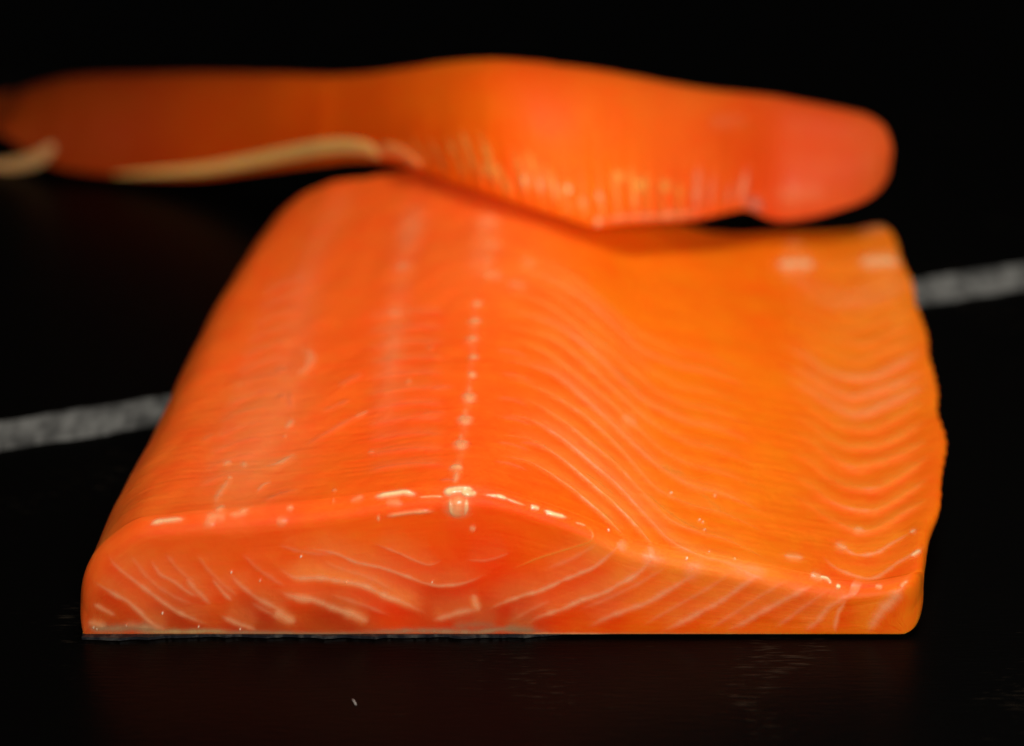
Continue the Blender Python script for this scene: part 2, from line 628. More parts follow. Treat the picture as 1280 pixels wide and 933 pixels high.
add([(718, 653), (733, 658)], 2.6, .6, PALE, .0001, M_WET, 'membrane_or_glint')
add([(186, 657), (200, 652), (232, 649)], 6, .6, CREAM, .0002, M_WET, 'membrane_or_glint')
add([(255, 652), (270, 646), (285, 650)], 12, .3, PALE)
add([(772, 676), (779, 682), (772, 688)], 9, .5, AMBER)
add([(810, 692), (819, 690)], 9, .4, AMBER)
# pin bones down the middle of the top
for x, y, rx, ry in [(598, 380, 9, 7), (596, 402, 9, 7), (593, 424, 11, 7), (592, 447, 8, 7), (590, 470, 8, 9)]:
    jx, jy = rng.uniform(-2, 2), rng.uniform(-2, 2)
    add([(x - 2 + jx, y - ry / 2 + jy), (x + jx, y), (x + 1 - jx, y + ry / 2)], rx * rng.uniform(.75, 1.1), .58, PALE, .0002, M_FAT, 'pin_bone', .3)
for x, y in [(587, 497), (582, 525), (577, 556)]:          # heart shaped ends: two lobes meeting in a point
    add([(x - 5, y - 7), (x - 3, y - 1), (x, y + 9)], 9, .5, PALE, .0002, M_FAT, 'pin_bone', .3)
    add([(x + 6, y - 6), (x + 3, y - 1), (x, y + 9)], 8, .42, PALE, .0002, M_FAT, 'pin_bone', .3)
    add([(x, y - 16), (x - 1, y - 8), (x, y)], 5, .2, PALE, .0001, M_FAT, 'fat_line', .4)
add([(562, 582), (571, 585), (580, 584)], 11, .65, PALE, .0002, M_FAT, 'pin_bone', .3)
add([(572, 588), (570, 598), (568, 606)], 5, .5, PALE, .0001, M_FAT, 'pin_bone', .3)
add([(552, 617), (572, 614), (594, 613)], 9, .8, CREAM, .0005, M_WET, 'pin_bone', .2)
add([(575, 614), (585, 618), (597, 617)], 6, .7, CREAM, .0004, M_WET, 'pin_bone', .2)
add([(572, 616), (573, 630), (570, 650)], 22, .55, PALE, .0005, M_WET, 'pin_bone', .3)
add([(562, 622), (565, 635), (569, 648)], 4, .6, CREAM, .0003, M_WET, 'pin_bone', .3)
add([(583, 622), (582, 636), (580, 645)], 4, .6, CREAM, .0003, M_WET, 'pin_bone', .3)
add([(586, 660), (595, 661)], 7, .4, PALE, name='fat_or_glint_fleck')
add([(548, 601), (560, 600), (572, 602)], 5, .3, PINK)
# smears at the far end of the pin bone row
for pts, w, a in [([(598, 345), (615, 344), (632, 349)], 10, .6), ([(630, 350), (645, 356), (664, 362)], 12, .34), ([(602, 327), (618, 325)], 11, .34),
                  ([(601, 310), (615, 307), (632, 310)], 12, .38), ([(608, 292), (610, 275), (612, 264)], 17, .3), ([(648, 322), (662, 330), (674, 335)], 13, .3),
                  ([(523, 250), (515, 285), (508, 320)], 22, .22), ([(505, 325), (502, 342)], 13, .4), ([(485, 382), (498, 396), (505, 398)], 13, .26), ([(495, 400), (490, 440), (485, 480)], 18, .14)]:
    add(pts, w * 1.25, a * .7, PALE, .0001, taper=.5, tint=a * .3)
# chevrons right of the pin bones
offs = [(0, 0), (40, 8), (80, 28), (120, 60), (160, 98), (200, 140), (225, 160), (262, 178)]
for i, y0 in enumerate([596, 571, 544, 519, 496, 472, 449, 427, 406, 386, 367, 349, 332, 316]):
    s = 0.70 + 0.36 * (y0 - 316) / 255
    sx = 0.86 + 0.14 * (y0 - 316) / 255
    x00 = 622 - 0.0 * i
    ph = rng.uniform(0, 6)
    jit = lambda k: 2.2 * math.sin(ph + k * 1.7)
    if y0 > 585:
        continue
    last = 8 if y0 < 530 else (6 if y0 < 560 else 5)
    pts = [(x00 + o[0] * sx, y0 + o[1] * s + jit(k)) for k, o in enumerate(offs[:last])]
    fade = np.interp(y0, [316, 450, 571], [.18, .40, .52]) * rng.uniform(.8, 1.1)
    amp = [.35, .45, .8, 1, 1, .8, .6, .5][:last]
    if last == 8:
        x9, y9 = pts[-1]
        pts += [(x9 + 30, y9 + 8 * s), (x9 + 62, y9 + 22 * s), (x9 + 92, y9 + 40 * s)]
        amp += [.42, .36, .3]
    add(pts, np.interp(y0, [316, 571], [6.5, 4.4]), fade * .98, srgb(252, 160, 78) if i % 3 else srgb(255, 168, 104), .00034, soft=7.5 * s, tint=.85 * fade, amp=amp, taper=.08)
    if rng.random() < .6:                       # a short branch splitting off
        q = pts[3]
        add([(q[0] - 14, q[1] - 18 * s), (q[0] + 8, q[1] - 2), (q[0] + 30, q[1] + 14 * s)], 4.5, fade * .4, AMBER, .00015, soft=5 * s, tint=.3 * fade)
add([(800, 612), (824, 633), (854, 654), (884, 669)], 6, .3, AMBER, .0001)
add([(776, 519), (786, 526), (797, 531)], 13, .3, PALE)
add([(822, 583), (838, 590), (858, 592)], 14, .32, AMBER)
add([(850, 605), (880, 620), (905, 645)], 10, .18, AMBER)
for i, (x, y) in enumerate([(640, 440), (645, 470), (640, 500), (645, 525), (640, 556), (637, 580), (668, 556)]):
    add([(x - 22, y - 3), (x, y), (x + 24, y + 9)], 5, .17, PINK)
# belly side: hooked lines running out to the right edge
hk = [(-60, -34), (-44, -20), (-26, -8), (-8, -1), (4, 0), (18, -2), (33, -8), (58, -22), (88, -43)]
for i, yb_ in enumerate([664, 638, 613, 588, 563, 540, 516, 494, 473, 453, 434, 416, 399, 383, 368, 354, 341, 329]):
    yb_ += rng.uniform(-3.5, 3.5)
    s = np.interp(yb_, [329, 664], [.62, 1.0]) * rng.uniform(.9, 1.1)
    cx = np.interp(yb_, [329, 450, 600, 664], [1050, 1066, 1076, 1074])
    ph = rng.uniform(0, 6)
    pts = [(cx + o[0] * (.86 + .14 * s), yb_ + o[1] * s + 1.6 * math.sin(ph + 1.3 * k)) for k, o in enumerate(hk)]
    a = np.interp(yb_, [329, 380, 470, 664], [.16, .28, .42, .42]) * rng.uniform(.8, 1.15)
    w = np.interp(yb_, [329, 470, 664], [10, 10, 7.5])
    add([(pts[0][0] - 34, pts[0][1] - 20 * s)] + pts, w * rng.uniform(.85, 1.15), a * .62, AMBER if rng.random() < .7 else srgb(242, 160, 92), .00050, soft=7 * s, tint=a * 1.05, taper=.06, amp=[.2, .34, .4, .45, .7, .9, 1, 1, 1, .9])
add([(1043, 672), (1052, 683), (1070, 694), (1094, 692), (1115, 680), (1143, 663)], 4.5, .5, AMBER, .0002)
add([(1026, 694), (1049, 713), (1088, 724), (1118, 707), (1142, 692), (1160, 680)], 5, .42, AMBER, .0002)
add([(1043, 678), (1052, 684), (1060, 687)], 9, .5, PALE, name='fat_or_glint_fleck')
add([(1066, 662), (1073, 664), (1078, 661)], 8, .5, PALE, name='fat_or_glint_fleck')
add([(1138, 697), (1145, 692), (1151, 687)], 5, .6, CREAM, .0002, M_WET, 'membrane_or_glint')
add([(1138, 667), (1145, 662)], 5, .5, CREAM, .0001, M_WET, 'fat_or_glint_fleck')
add([(978, 695), (992, 697), (1006, 698)], 8, .5, PALE, .0002, M_WET, 'fat_or_glint_fleck')
add([(1012, 716), (1022, 722), (1030, 724)], 9, .5, PALE, .0002, M_WET, 'membrane_or_glint')  # this and the next two: wet glints painted as pale strips
add([(1022, 722), (1033, 724), (1040, 731)], 4.5, .8, CREAM, .0003, M_WET, 'membrane_or_glint')
add([(1044, 733), (1051, 734)], 5, .9, CREAM, .0003, M_WET, 'fat_or_glint_fleck')
add([(1062, 732), (1070, 735), (1076, 738)], 13, .4, AMBER)
add([(1093, 732), (1104, 735)], 5, .4, PALE, name='fat_or_glint_fleck')
add([(1124, 734), (1131, 729), (1136, 726)], 4, .55, PALE, .0001, M_WET, 'membrane_or_glint')
add([(972, 333), (995, 332), (1018, 333)], 17, .6, CREAM, .0003, M_WET, 'fat_or_glint_fleck', .12)  # this and the next: specular glints on the belly, painted in cream
add([(1074, 333), (1100, 330), (1126, 331)], 17, .62, CREAM, .0003, M_WET, 'fat_or_glint_fleck', .12)
add([(1070, 290), (1095, 284), (1108, 292)], 18, .32, PALE)
add([(985, 300), (1000, 312)], 16, .18, PALE)
# torn membrane and marks on the thick side
for pts, w, a in [([(372, 441), (384, 440), (388, 451), (380, 464), (366, 471)], 8, .36), ([(340, 464), (352, 462), (360, 465)], 11, .3), ([(346, 494), (356, 497)], 9, .3),
                  ([(362, 487), (362, 502), (364, 514)], 5, .3), ([(368, 523), (361, 532), (356, 538)], 6, .5), ([(352, 546), (360, 546)], 4, .4),
                  ([(330, 583), (343, 582), (354, 577), (372, 566)], 6, .55), ([(279, 585), (284, 580), (290, 576)], 6, .6), ([(305, 576), (306, 587)], 6, .65),
                  ([(288, 597), (281, 608), (272, 622), (270, 634)], 6, .5), ([(284, 599), (291, 597)], 6, .55), ([(269, 642), (275, 636), (283, 631)], 7, .6),
                  ([(283, 643), (296, 644), (304, 640), (313, 633)], 6.5, .55), ([(320, 618), (328, 608), (340, 602)], 4, .4), ([(255, 650), (262, 655), (268, 660)], 9, .35),
                  ([(343, 654), (352, 652), (361, 654)], 9, .5), ([(357, 636), (368, 635)], 6, .55), ([(436, 627), (447, 624), (456, 619)], 6, .45), ([(414, 614), (422, 613)], 4, .4), ([(415, 626), (418, 626)], 5, .5),
                  ([(418, 486), (438, 475), (457, 466)], 6, .28), ([(400, 516), (420, 508), (441, 498)], 4.5, .28), ([(377, 560), (407, 543), (441, 523), (463, 514)], 5, .26),
                  ([(441, 524), (452, 519), (463, 514)], 3.6, .5), ([(459, 566), (470, 566)], 4, .4), ([(250, 553), (270, 541)], 6, .2), ([(324, 630), (350, 618), (376, 612)], 5, .25),
                  ([(505, 478), (516, 478)], 8, .36), ([(530, 437), (545, 434)], 7, .3), ([(535, 486), (560, 485), (568, 486)], 6, .22), ([(520, 520), (545, 517), (562, 517)], 6, .16)]:
    add(pts, w * 1.35, a * .74, PALE if a > .3 else PINK, .00015, M_FAT, 'membrane_or_glint' if a > .45 else 'fat_line', .35, tint=a * .35)
# faint lines of the loin on the far left flank
for i in range(13):
    y = 350 + i * 20
    x = 330 - (y - 350) * 0.33 + 30
    add([(x - 34, y + 20), (x, y + 4), (x + 34, y - 4)], 7, .08, PINK, .00012, soft=6, tint=.16)
for i in range(11):
    y = 395 + i * 19
    add([(455, y + 5), (490, y - 2), (525, y - 5), (560, y - 3)], 6.5, .07 + .04 * rng.random(), PINK, .00012, soft=6, tint=.15)
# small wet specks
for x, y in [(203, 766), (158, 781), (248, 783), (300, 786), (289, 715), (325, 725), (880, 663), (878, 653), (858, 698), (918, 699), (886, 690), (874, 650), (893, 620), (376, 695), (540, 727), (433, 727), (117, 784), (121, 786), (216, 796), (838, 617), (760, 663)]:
    add([(x - 1, y), (x + 1.5, y + .6)], 3.4, .85, srgb(255, 226, 190), .0003, M_WET, 'fat_or_glint_fleck', .1)

# trace on to the surface
for ln_ in lines:
    my = np.mean([p[1] for p in ln_['path']])
    if ln_['name'] == 'fat_line' and ln_['mat'] is M_FAT and my > 680 and not ln_['ghost'] and ln_['amp'] is None:
        ln_['w'] *= 1.3
        ln_['a'] *= .72
        plen = np.linalg.norm(np.diff(np.array(ln_['path'], float), axis=0), axis=1).sum()
        ln_['soft'] = 15 if ln_['w'] < 14 and plen > 42 else 0
        ln_['w'] *= 1.12
        ln_['a'] *= .95
        ln_['tc'] = np.where(ln_['c'] > 0, ln_['c'], 0) * np.array([1, .82, .5])
        ln_['c'] = srgb(255, 178, 122) if ln_['c'] is not GREY else ln_['c']
        ln_['tint'] = min(.6, ln_['a'] * 1.25)
        ln_['relief'] = .00006
    if ln_['name'] == 'pin_bone' and my < 600:
        ln_['w'] *= 1.25
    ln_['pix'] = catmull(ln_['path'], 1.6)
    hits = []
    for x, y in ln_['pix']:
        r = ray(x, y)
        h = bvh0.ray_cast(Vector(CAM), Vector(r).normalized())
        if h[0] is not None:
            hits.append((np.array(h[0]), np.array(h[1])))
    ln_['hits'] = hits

# ---- relief of the lines in the flesh itself
flat = P.reshape(-1, 3)
cx_, cy_ = project(flat)
colidx = np.tile(np.arange(NV), NU)
seen = np.where(colidx < NF + NA + NT + 10)[0]
disp = np.zeros(len(flat))
tint = np.zeros(len(flat))
deep = np.zeros(len(flat))
tintc = np.zeros((len(flat), 3))
BIN = 6.0
bx_, by_ = np.floor(cx_[seen] / BIN).astype(np.int64), np.floor(cy_[seen] / BIN).astype(np.int64)
bk = bx_ * 1000 + by_
order = np.argsort(bk, kind='stable')
hs = bk[order]
uniq, start = np.unique(hs, return_index=True)
endi = np.r_[start[1:], len(hs)]
lut = {int(k): (int(a), int(b)) for k, a, b in zip(uniq, start, endi)}
for ln_ in lines:
    pp = ln_['pix']
    if len(ln_['hits']) < 2:
        continue
    soft = ln_['soft']
    rr = int(math.ceil((3.0 * max(ln_['w'] * .4, soft, 5)) / BIN))
    kb = np.unique(np.floor(pp / BIN).astype(np.int64), axis=0)
    cand = set()
    for kx, ky in kb:
        for a in range(-rr, rr + 1):
            for b_ in range(-rr, rr + 1):
                cand.add(int((kx + a) * 1000 + ky + b_))
    idx = [order[lut[k][0]:lut[k][1]] for k in cand if k in lut]
    if not idx:
        continue
    idx = seen[np.concatenate(idx)]
    qx_, qy_ = cx_[idx], cy_[idx]
    best = np.full(len(idx), 1e9)
    near = np.zeros(len(idx), int)
    for i_, (x, y) in enumerate(pp):
        d = (qx_ - x) ** 2 + (qy_ - y) ** 2
        m_ = d < best
        best[m_] = d[m_]
        near[m_] = i_
    tg = np.gradient(pp, axis=0)
    v = np.stack([qx_, qy_], 1) - pp[near]
    cr_ = tg[near, 0] * v[:, 1] - tg[near, 1] * v[:, 0]
    sd = np.sign(cr_)
    if tg[:, 0].sum() < 0:                 # 'above' in the picture of the piece = soft side
        sd = -sd
    above = sd < 0
    tt = near / max(len(pp) - 1, 1)
    env = np.clip(np.minimum(tt, 1 - tt) / min(.45, max(.2, 14 / (1.6 * len(pp)))), 0, 1)
    env = .08 + .92 * env * env * (3 - 2 * env)
    if ln_['amp'] is not None:
        env = env * np.interp(tt, np.linspace(0, 1, len(ln_['amp'])), ln_['amp'])
    core = ln_['w'] * .42
    sup = np.where(above & (soft > 0), max(soft, core), core)
    g0 = np.exp(-best / (2 * core ** 2))
    g = np.exp(-best / (2 * sup ** 2)) * env
    disp[idx] += np.where(above & (soft > 0), np.exp(-best / (2 * (core * 1.8) ** 2)), g0) * ln_['relief'] * env
    k = g * ln_['tint']
    tintc[idx] += k[:, None] * ln_.get('tc', ln_['c'])
    tint[idx] += k
    if soft > 0:
        deep[idx] += (1.5 if pp[:, 1].mean() > 690 else 1.0) * np.where(~above, np.exp(-best / (2 * (soft * .9) ** 2)), 0) * env * ln_['tint'] * 1.25
disp = np.clip(disp, 0, .0008).reshape(NU, NV)
NRM2 = grid_normals(P)
if NRM2[NU // 2, NF + NA + NT // 2, 2] < 0:
    NRM2 = -NRM2
P = P + NRM2 * (disp * edge_fade * row_fade)[..., None]
P[..., 2] = np.maximum(P[..., 2], 0.0008)

# ---- colour of the muscle (its own pigment, by place on the piece)
px, py = project(P.reshape(-1, 3))
ctrl = [  # photo place, spread, sRGB pigment
    (200, 560, 90, (240, 90, 34)), (330, 350, 90, (242, 88, 30)), (450, 260, 80, (243, 88, 32)), (345, 500, 32, (240, 112, 66)), (330, 560, 32, (240, 112, 68)), (300, 615, 28, (240, 114, 66)),
    (450, 470, 70, (248, 88, 28)), (480, 570, 60, (246, 86, 20)), (590, 480, 60, (250, 84, 20)), (640, 330, 60, (250, 96, 42)), (650, 540, 60, (250, 88, 22)),
    (720, 460, 60, (250, 100, 26)), (800, 400, 70, (246, 106, 18)), (900, 420, 80, (243, 106, 14)), (960, 400, 40, (238, 90, 12)), (900, 560, 80, (240, 106, 18)), (860, 640, 60, (240, 110, 24)),
    (820, 320, 60, (244, 104, 20)), (1080, 330, 50, (232, 110, 32)), (1100, 450, 60, (230, 106, 30)), (1090, 600, 60, (226, 92, 20)), (1020, 660, 40, (232, 96, 18)), (1130, 690, 40, (226, 96, 22)),
    (720, 600, 40, (246, 96, 24)), (760, 640, 30, (240, 100, 26)),
    (610, 690, 34, (238, 62, 8)), (560, 680, 40, (238, 70, 10)), (690, 665, 30, (240, 92, 14)), (640, 650, 26, (244, 84, 14)), (520, 650, 30, (242, 92, 18)),
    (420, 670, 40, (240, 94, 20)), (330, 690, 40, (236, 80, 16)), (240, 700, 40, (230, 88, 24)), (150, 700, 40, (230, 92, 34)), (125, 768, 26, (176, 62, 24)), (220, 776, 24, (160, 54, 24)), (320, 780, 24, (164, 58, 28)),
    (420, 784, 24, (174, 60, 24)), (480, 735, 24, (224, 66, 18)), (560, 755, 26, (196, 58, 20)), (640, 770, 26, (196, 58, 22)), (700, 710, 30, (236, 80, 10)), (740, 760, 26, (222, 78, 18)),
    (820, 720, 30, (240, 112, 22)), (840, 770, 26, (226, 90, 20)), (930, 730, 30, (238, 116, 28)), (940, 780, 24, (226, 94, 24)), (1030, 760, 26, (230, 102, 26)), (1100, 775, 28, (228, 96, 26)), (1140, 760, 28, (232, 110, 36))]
wsum = np.full(len(px), 1e-9)
csum = np.zeros((len(px), 3))
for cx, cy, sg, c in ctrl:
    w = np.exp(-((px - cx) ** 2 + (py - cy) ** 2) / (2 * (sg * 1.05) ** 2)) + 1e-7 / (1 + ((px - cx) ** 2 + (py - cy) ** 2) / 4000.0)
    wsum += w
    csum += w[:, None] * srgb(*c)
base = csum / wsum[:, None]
mott = (noise2((NU, NV), (30, 26), 21) * .6 + noise2((NU, NV), (90, 80), 22) * .4 + noise2((NU, NV), (26, 260), 23) * .5).reshape(-1)
base[:, 1] *= 1 + 0.17 * mott
base[:, 2] *= 1 + 0.2 * mott
kk = 1 - np.exp(-tint)
kk = np.clip(kk, 0, .62)
base[:, 1] *= 1 - .55 * np.clip(deep, 0, .6)
base[:, 2] *= 1 - .6 * np.clip(deep, 0, .6)
cc = np.where(tint[:, None] > 1e-6, tintc / np.maximum(tint[:, None], 1e-6), base)
base[:, 1] *= 1.09
base[:, 2] *= .6
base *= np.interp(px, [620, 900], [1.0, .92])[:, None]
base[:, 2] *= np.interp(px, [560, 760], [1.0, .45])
flesh_col = base * (1 - kk[:, None]) + cc * kk[:, None]

fillet = empty('salmon_fillet', (0.0, 0.0, 0.0))
tag(fillet, 'large salmon fillet lying flat on black table, cut face toward viewer', 'salmon fillet', 'salmon fillets on the black table')

Vb = P.reshape(-1, 3)
rim = [i * NV for i in range(NU)] + [(NU - 1) * NV + j for j in range(1, NV)] + [i * NV + NV - 1 for i in range(NU - 2, -1, -1)] + [j for j in range(NV - 2, 0, -1)]
cen = Vb[rim].mean(0)
cen[2] = 0.0008
Vc = np.vstack([Vb, cen])
ci = len(Vb)
tri = np.array([[rim[(k + 1) % len(rim)], rim[k], ci, ci] for k in range(len(rim))])
me_faces = [tuple(f) for f in ()]
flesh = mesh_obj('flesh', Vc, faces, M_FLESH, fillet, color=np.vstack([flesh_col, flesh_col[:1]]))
# close the underside
import bmesh
bm = bmesh.new()
bm.from_mesh(flesh.data)
bm.verts.ensure_lookup_table()
c_v = bm.verts[ci]
for k in range(len(rim)):
    a, b_ = rim[(k + 1) % len(rim)], rim[k]
    try:
        f = bm.faces.new((bm.verts[a], bm.verts[b_], c_v))
        f.smooth = False
    except ValueError:
        pass
bm.to_mesh(flesh.data)
bm.free()

bvh = coarse_bvh(P, 2, 2)


def ribbon(ln_, tree, parent, lift=0.00004):
    hits = ln_['hits']
    if len(hits) < 2:
        return None
    pts = np.array([h[0] for h in hits])
    nor = np.array([h[1] for h in hits])
    for i in range(len(nor)):
        if nor[i] @ (CAM - pts[i]) < 0:
            nor[i] = -nor[i]
    if len(pts) > 6:
        for a in range(3):
            pts[:, a] = smooth1(pts[:, a], 1)
    tan = np.gradient(pts, axis=0)
    tan /= np.maximum(np.linalg.norm(tan, axis=1, keepdims=True), 1e-9)
    n = len(pts)
    t = np.linspace(0, 1, n)
    tp = ln_['taper']
    env = np.clip(np.minimum(t, 1 - t) / max(tp, 1e-3), 0, 1)
    env = env * env * (3 - 2 * env)
    r = np.random.default_rng(int(abs(pts[0, 0]) * 1e6) % 99991)
    wob = smooth1(r.uniform(-1, 1, n + 8), 2)[4:4 + n] if n > 4 else np.zeros(n)
    wob2 = smooth1(r.uniform(-1, 1, n + 8), 3)[4:4 + n] if n > 4 else np.zeros(n)
    if ln_.get('amp') is not None:
        env = env * np.interp(t, np.linspace(0, 1, len(ln_['amp'])), ln_['amp'])
    dist = np.linalg.norm(pts - CAM, axis=1)
    hwid = ln_['w'] * 0.72 * dist / FPX * (0.55 + 0.45 * env) * (1 + .35 * wob)
    prof_ = [(-1.25, 0), (-.85, .16), (-.5, .5), (-.22, .88), (0, 1), (.22, .88), (.5, .5), (.85, .16), (1.25, 0)]
    V, A_, C_ = [], [], []
    shift = 0.25 * wob2
    for i in range(n):
        side = np.cross(nor[i], tan[i])
        side /= max(np.linalg.norm(side), 1e-9)
        for q, h in prof_:
            p = pts[i] + side * hwid[i] * (q + shift[i])
            loc, nn, _, _ = tree.find_nearest(Vector(p))
            nn = np.array(nn)
            if nn @ nor[i] < 0:
                nn = -nn
            V.append(np.array(loc) + nn * (lift + ln_['relief'] * .6 * h * env[i]))
            A_.append(min(1, ln_['a'] * 1.05 * h * env[i] * (1 + .5 * wob[i])) if 0 < i < n - 1 else 0)
            C_.append(ln_['c'] * (1 + .06 * wob2[i]))
    m = len(prof_)
    F = []
    for i in range(n - 1):
        for k in range(m - 1):
            F.append((i * m + k, (i + 1) * m + k, (i + 1) * m + k + 1, i * m + k + 1))
    o = mesh_obj(ln_['name'], V, F, ln_['mat'], parent, color=np.array(C_), alpha=np.clip(A_, 0, 1))
    return o


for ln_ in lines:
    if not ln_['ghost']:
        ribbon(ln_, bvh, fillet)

# ---- skin under the fillet
bot = []
NB_ = 260
outline = []
skin_wob = .0006 * smooth1(rng.uniform(-1, 1, NB_), 2) + .0005 * smooth1(rng.uniform(-1, 1, NB_), 7)
for k in range(NB_):                                # front edge, left to right
    t = k / (NB_ - 1)
    x = prof[0, 0] + (prof[-1, 0] - prof[0, 0]) * t
    proud = np.interp(t, [0, .03, .1, .14, .3, .5, .56, .6, 1], [.0007, .0012, .0006, .0003, .00035, .0004, .0002, -.0015, -.002])
    proud += skin_wob[k]
    outline.append((x, -proud))
for k in range(1, 60):
    y = LEN * k / 60
    x, z = section(y)
    outline.append((x[-1] - .001, y))
outline.append((xe[-1] - .001, LEN))
outline.append((xe[0] + .001, LEN))
for k in range(59, 0, -1):
    y = LEN * k / 60
    x, z = section(y)
    outline.append((x[0] - .0003, y))
n = len(outline)
V = [(x, y, 0.00078 + (.00012 * math.sin(i * .9) if i < NB_ else 0) * 0) for i, (x, y) in enumerate(outline)] + [(x, y, 0.00015) for x, y in outline]
F = [tuple(range(n)), tuple(range(2 * n - 1, n - 1, -1))] + [(i, i + n, (i + 1) % n + n, (i + 1) % n) for i in range(n)]
sk = mesh_obj('skin', V, F, M_SKIN, fillet, smooth=False)
tag(sk, 'dark silvery skin edge along the foot of the cut')

# ------------------------------------------------------------------ upper fillet lying across the back
stn = [  # px, bottom py, top py, depth y of the lower lip, half depth
    (-130, 176, 150, .240, .008), (-90, 176, 134, .240, .013), (-40, 170, 122, .240, .015), (0, 168, 114, .238, .016), (24, 184, 108, .236, .017), (52, 202, 103, .233, .018), (90, 214, 96, 0.23, .018),
    (170, 222, 93, 0.2255, .018), (250, 223, 92, 0.2185, .018), (330, 214, 93, 0.206, .018), (400, 206, 94, 0.19, .019), (450, 202, 92, 0.178, .019),
    (500, 206, 86, .163, .021), (560, 226, 77, .145, .026), (610, 243, 74, .134, .028), (660, 259, 75, .129, .030), (705, 273, 80, .127, .031), (742, 284, 86, .128, .031),
    (775, 281, 93, .130, .030), (820, 278, 100, .136, .028), (870, 275, 107, .146, .024), (915, 265, 114, .153, .021), (935, 263, 117, .159, .019), (970, 276, 122, .160, .019),
    (1010, 273, 129, .160, .018), (1050, 262, 136, .161, .016), (1080, 251, 142, .162, .014), (1100, 236, 151, .164, .011), (1110, 220, 163, .166, .007), (1114, 201, 183, .169, .001)]
stn = np.array(stn, float)
pc2 = catmull(stn * np.array([1, 1, 1, 1000, 1000]), 2.0) / np.array([1, 1, 1, 1000, 1000])
NS = len(pc2)
pc2[:, 3] = smooth1(pc2[:, 3], 22)
pc2[:-8, 4] = smooth1(pc2[:, 4], 14)[:-8]
pc2[4:-40, 2] = smooth1(pc2[:, 2], 12)[4:-40]
K = 220
Q = np.zeros((K, NS, 3))
sc_h = math.sin(PITCH)
cc_h = math.cos(PITCH)
lip = []
for i, (sx_, yb_, yt_, yf, a) in enumerate(pc2):
    Bp = on_y(sx_, yb_, yf)
    Bp[2] = max(Bp[2], 0.0012)
    a = max(a, .0004)
    dep = (Bp - CAM) @ FW
    vis = max((yb_ - yt_) * dep / FPX, .0006)
    th_ = np.linspace(0, math.pi, 90)
    ey, ez = a * np.sign(np.cos(th_)) * np.abs(np.cos(th_)) ** 1.15, np.sin(th_) ** 1.05
    lo_, hi_ = 0.0, .06
    for _ in range(30):                        # crest height that gives the strip its seen thickness
        H = (lo_ + hi_) / 2
        tp_ = project(np.stack([np.full(90, Bp[0]), Bp[1] + a + ey, Bp[2] + H * ez], 1))[1].min()
        if tp_ < yt_:
            hi_ = H
        else:
            lo_ = H
    hl = min(float(np.interp(sx_, [480, 580, 760, 860], [.0022, .008, .008, .0022])), .4 * a + .0002)
    lip.append(Bp)
    for k in range(K):
        th = math.pi - 2 * math.pi * k / K
        c, sn = math.cos(th), math.sin(th)
        yv = a * math.copysign(abs(c) ** (1.15 if sn >= 0 else .9), c)
        zv = H * abs(sn) ** 1.05 if sn >= 0 else -hl * abs(sn) ** .8 * min(1, ((c + 1) / 1.3) ** 1.3 + .05)
        rib = 0.0
        if sn > 0 and c < 0 and 520 < sx_ < 985:
            lean_ = np.interp(sx_, [540, 760, 950], [-30, -10, 16])
            rib = .00042 * (1 + .5 * math.sin(sx_ * .137)) * math.sin(2 * math.pi * (sx_ - lean_ * sn * .8) / 19.3 + 1.2 * math.sin(sx_ * .021)) * math.exp(-(sn / .42) ** 2) * min(1, (sx_ - 520) / 60, (985 - sx_) / 60) * min(1, sn / .08)
        Q[k, i] = (Bp[0], Bp[1] + a + yv - rib, Bp[2] + zv)
lip = np.array(lip)


def lip_y(px_):
    return float(np.interp(px_, pc2[:, 0], pc2[:, 3]))


fade_e = np.minimum(1, np.minimum(np.arange(NS), NS - 1 - np.arange(NS)) / 25.0)[None, :]
bq = .0004 * noise2((K, NS), (7, 14), 31) + .0001 * noise2((K, NS), (24, 60), 32)
bq[-12:] *= np.linspace(1, 0, 12)[:, None]
bq[:12] *= np.linspace(0, 1, 12)[:, None]
NQ = grid_normals(Q)
if NQ[K // 4, NS // 2, 2] < 0:
    NQ = -NQ
Q = Q + NQ * (bq * fade_e)[..., None]
Q[..., 2] = np.maximum(Q[..., 2], .0006)

upper = empty('salmon_fillet', (0.0, 0.17, 0.0))
tag(upper, 'narrower salmon strip laid crosswise on top of the rear end of another fillet', 'salmon fillet', 'salmon fillets on the black table')
qx, qy = project(Q.reshape(-1, 3))
ctrl2 = [(40, 150, 60, (140, 52, 10)), (150, 110, 60, (132, 50, 12)), (160, 180, 60, (164, 54, 8)), (280, 110, 60, (160, 62, 12)), (300, 170, 60, (204, 74, 8)), (430, 120, 60, (216, 86, 8)), (420, 160, 50, (222, 82, 6)),  # left end darkened: light falloff put into the pigment
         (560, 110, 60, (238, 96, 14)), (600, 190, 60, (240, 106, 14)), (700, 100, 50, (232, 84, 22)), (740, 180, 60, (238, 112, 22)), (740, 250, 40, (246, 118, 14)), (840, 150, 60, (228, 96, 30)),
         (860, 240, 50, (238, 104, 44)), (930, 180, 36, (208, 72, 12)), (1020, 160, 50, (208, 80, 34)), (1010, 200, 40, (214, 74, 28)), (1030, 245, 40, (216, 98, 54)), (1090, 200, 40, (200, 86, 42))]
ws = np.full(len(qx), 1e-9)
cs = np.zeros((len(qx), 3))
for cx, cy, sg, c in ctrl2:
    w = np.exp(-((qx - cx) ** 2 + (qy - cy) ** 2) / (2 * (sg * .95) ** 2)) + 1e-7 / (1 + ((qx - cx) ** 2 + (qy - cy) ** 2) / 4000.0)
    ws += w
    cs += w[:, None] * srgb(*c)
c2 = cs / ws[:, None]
m2 = noise2((K, NS), (20, 40), 41).reshape(-1)
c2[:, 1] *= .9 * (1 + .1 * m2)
c2[:, 2] *= .5 * (1 + .1 * m2)
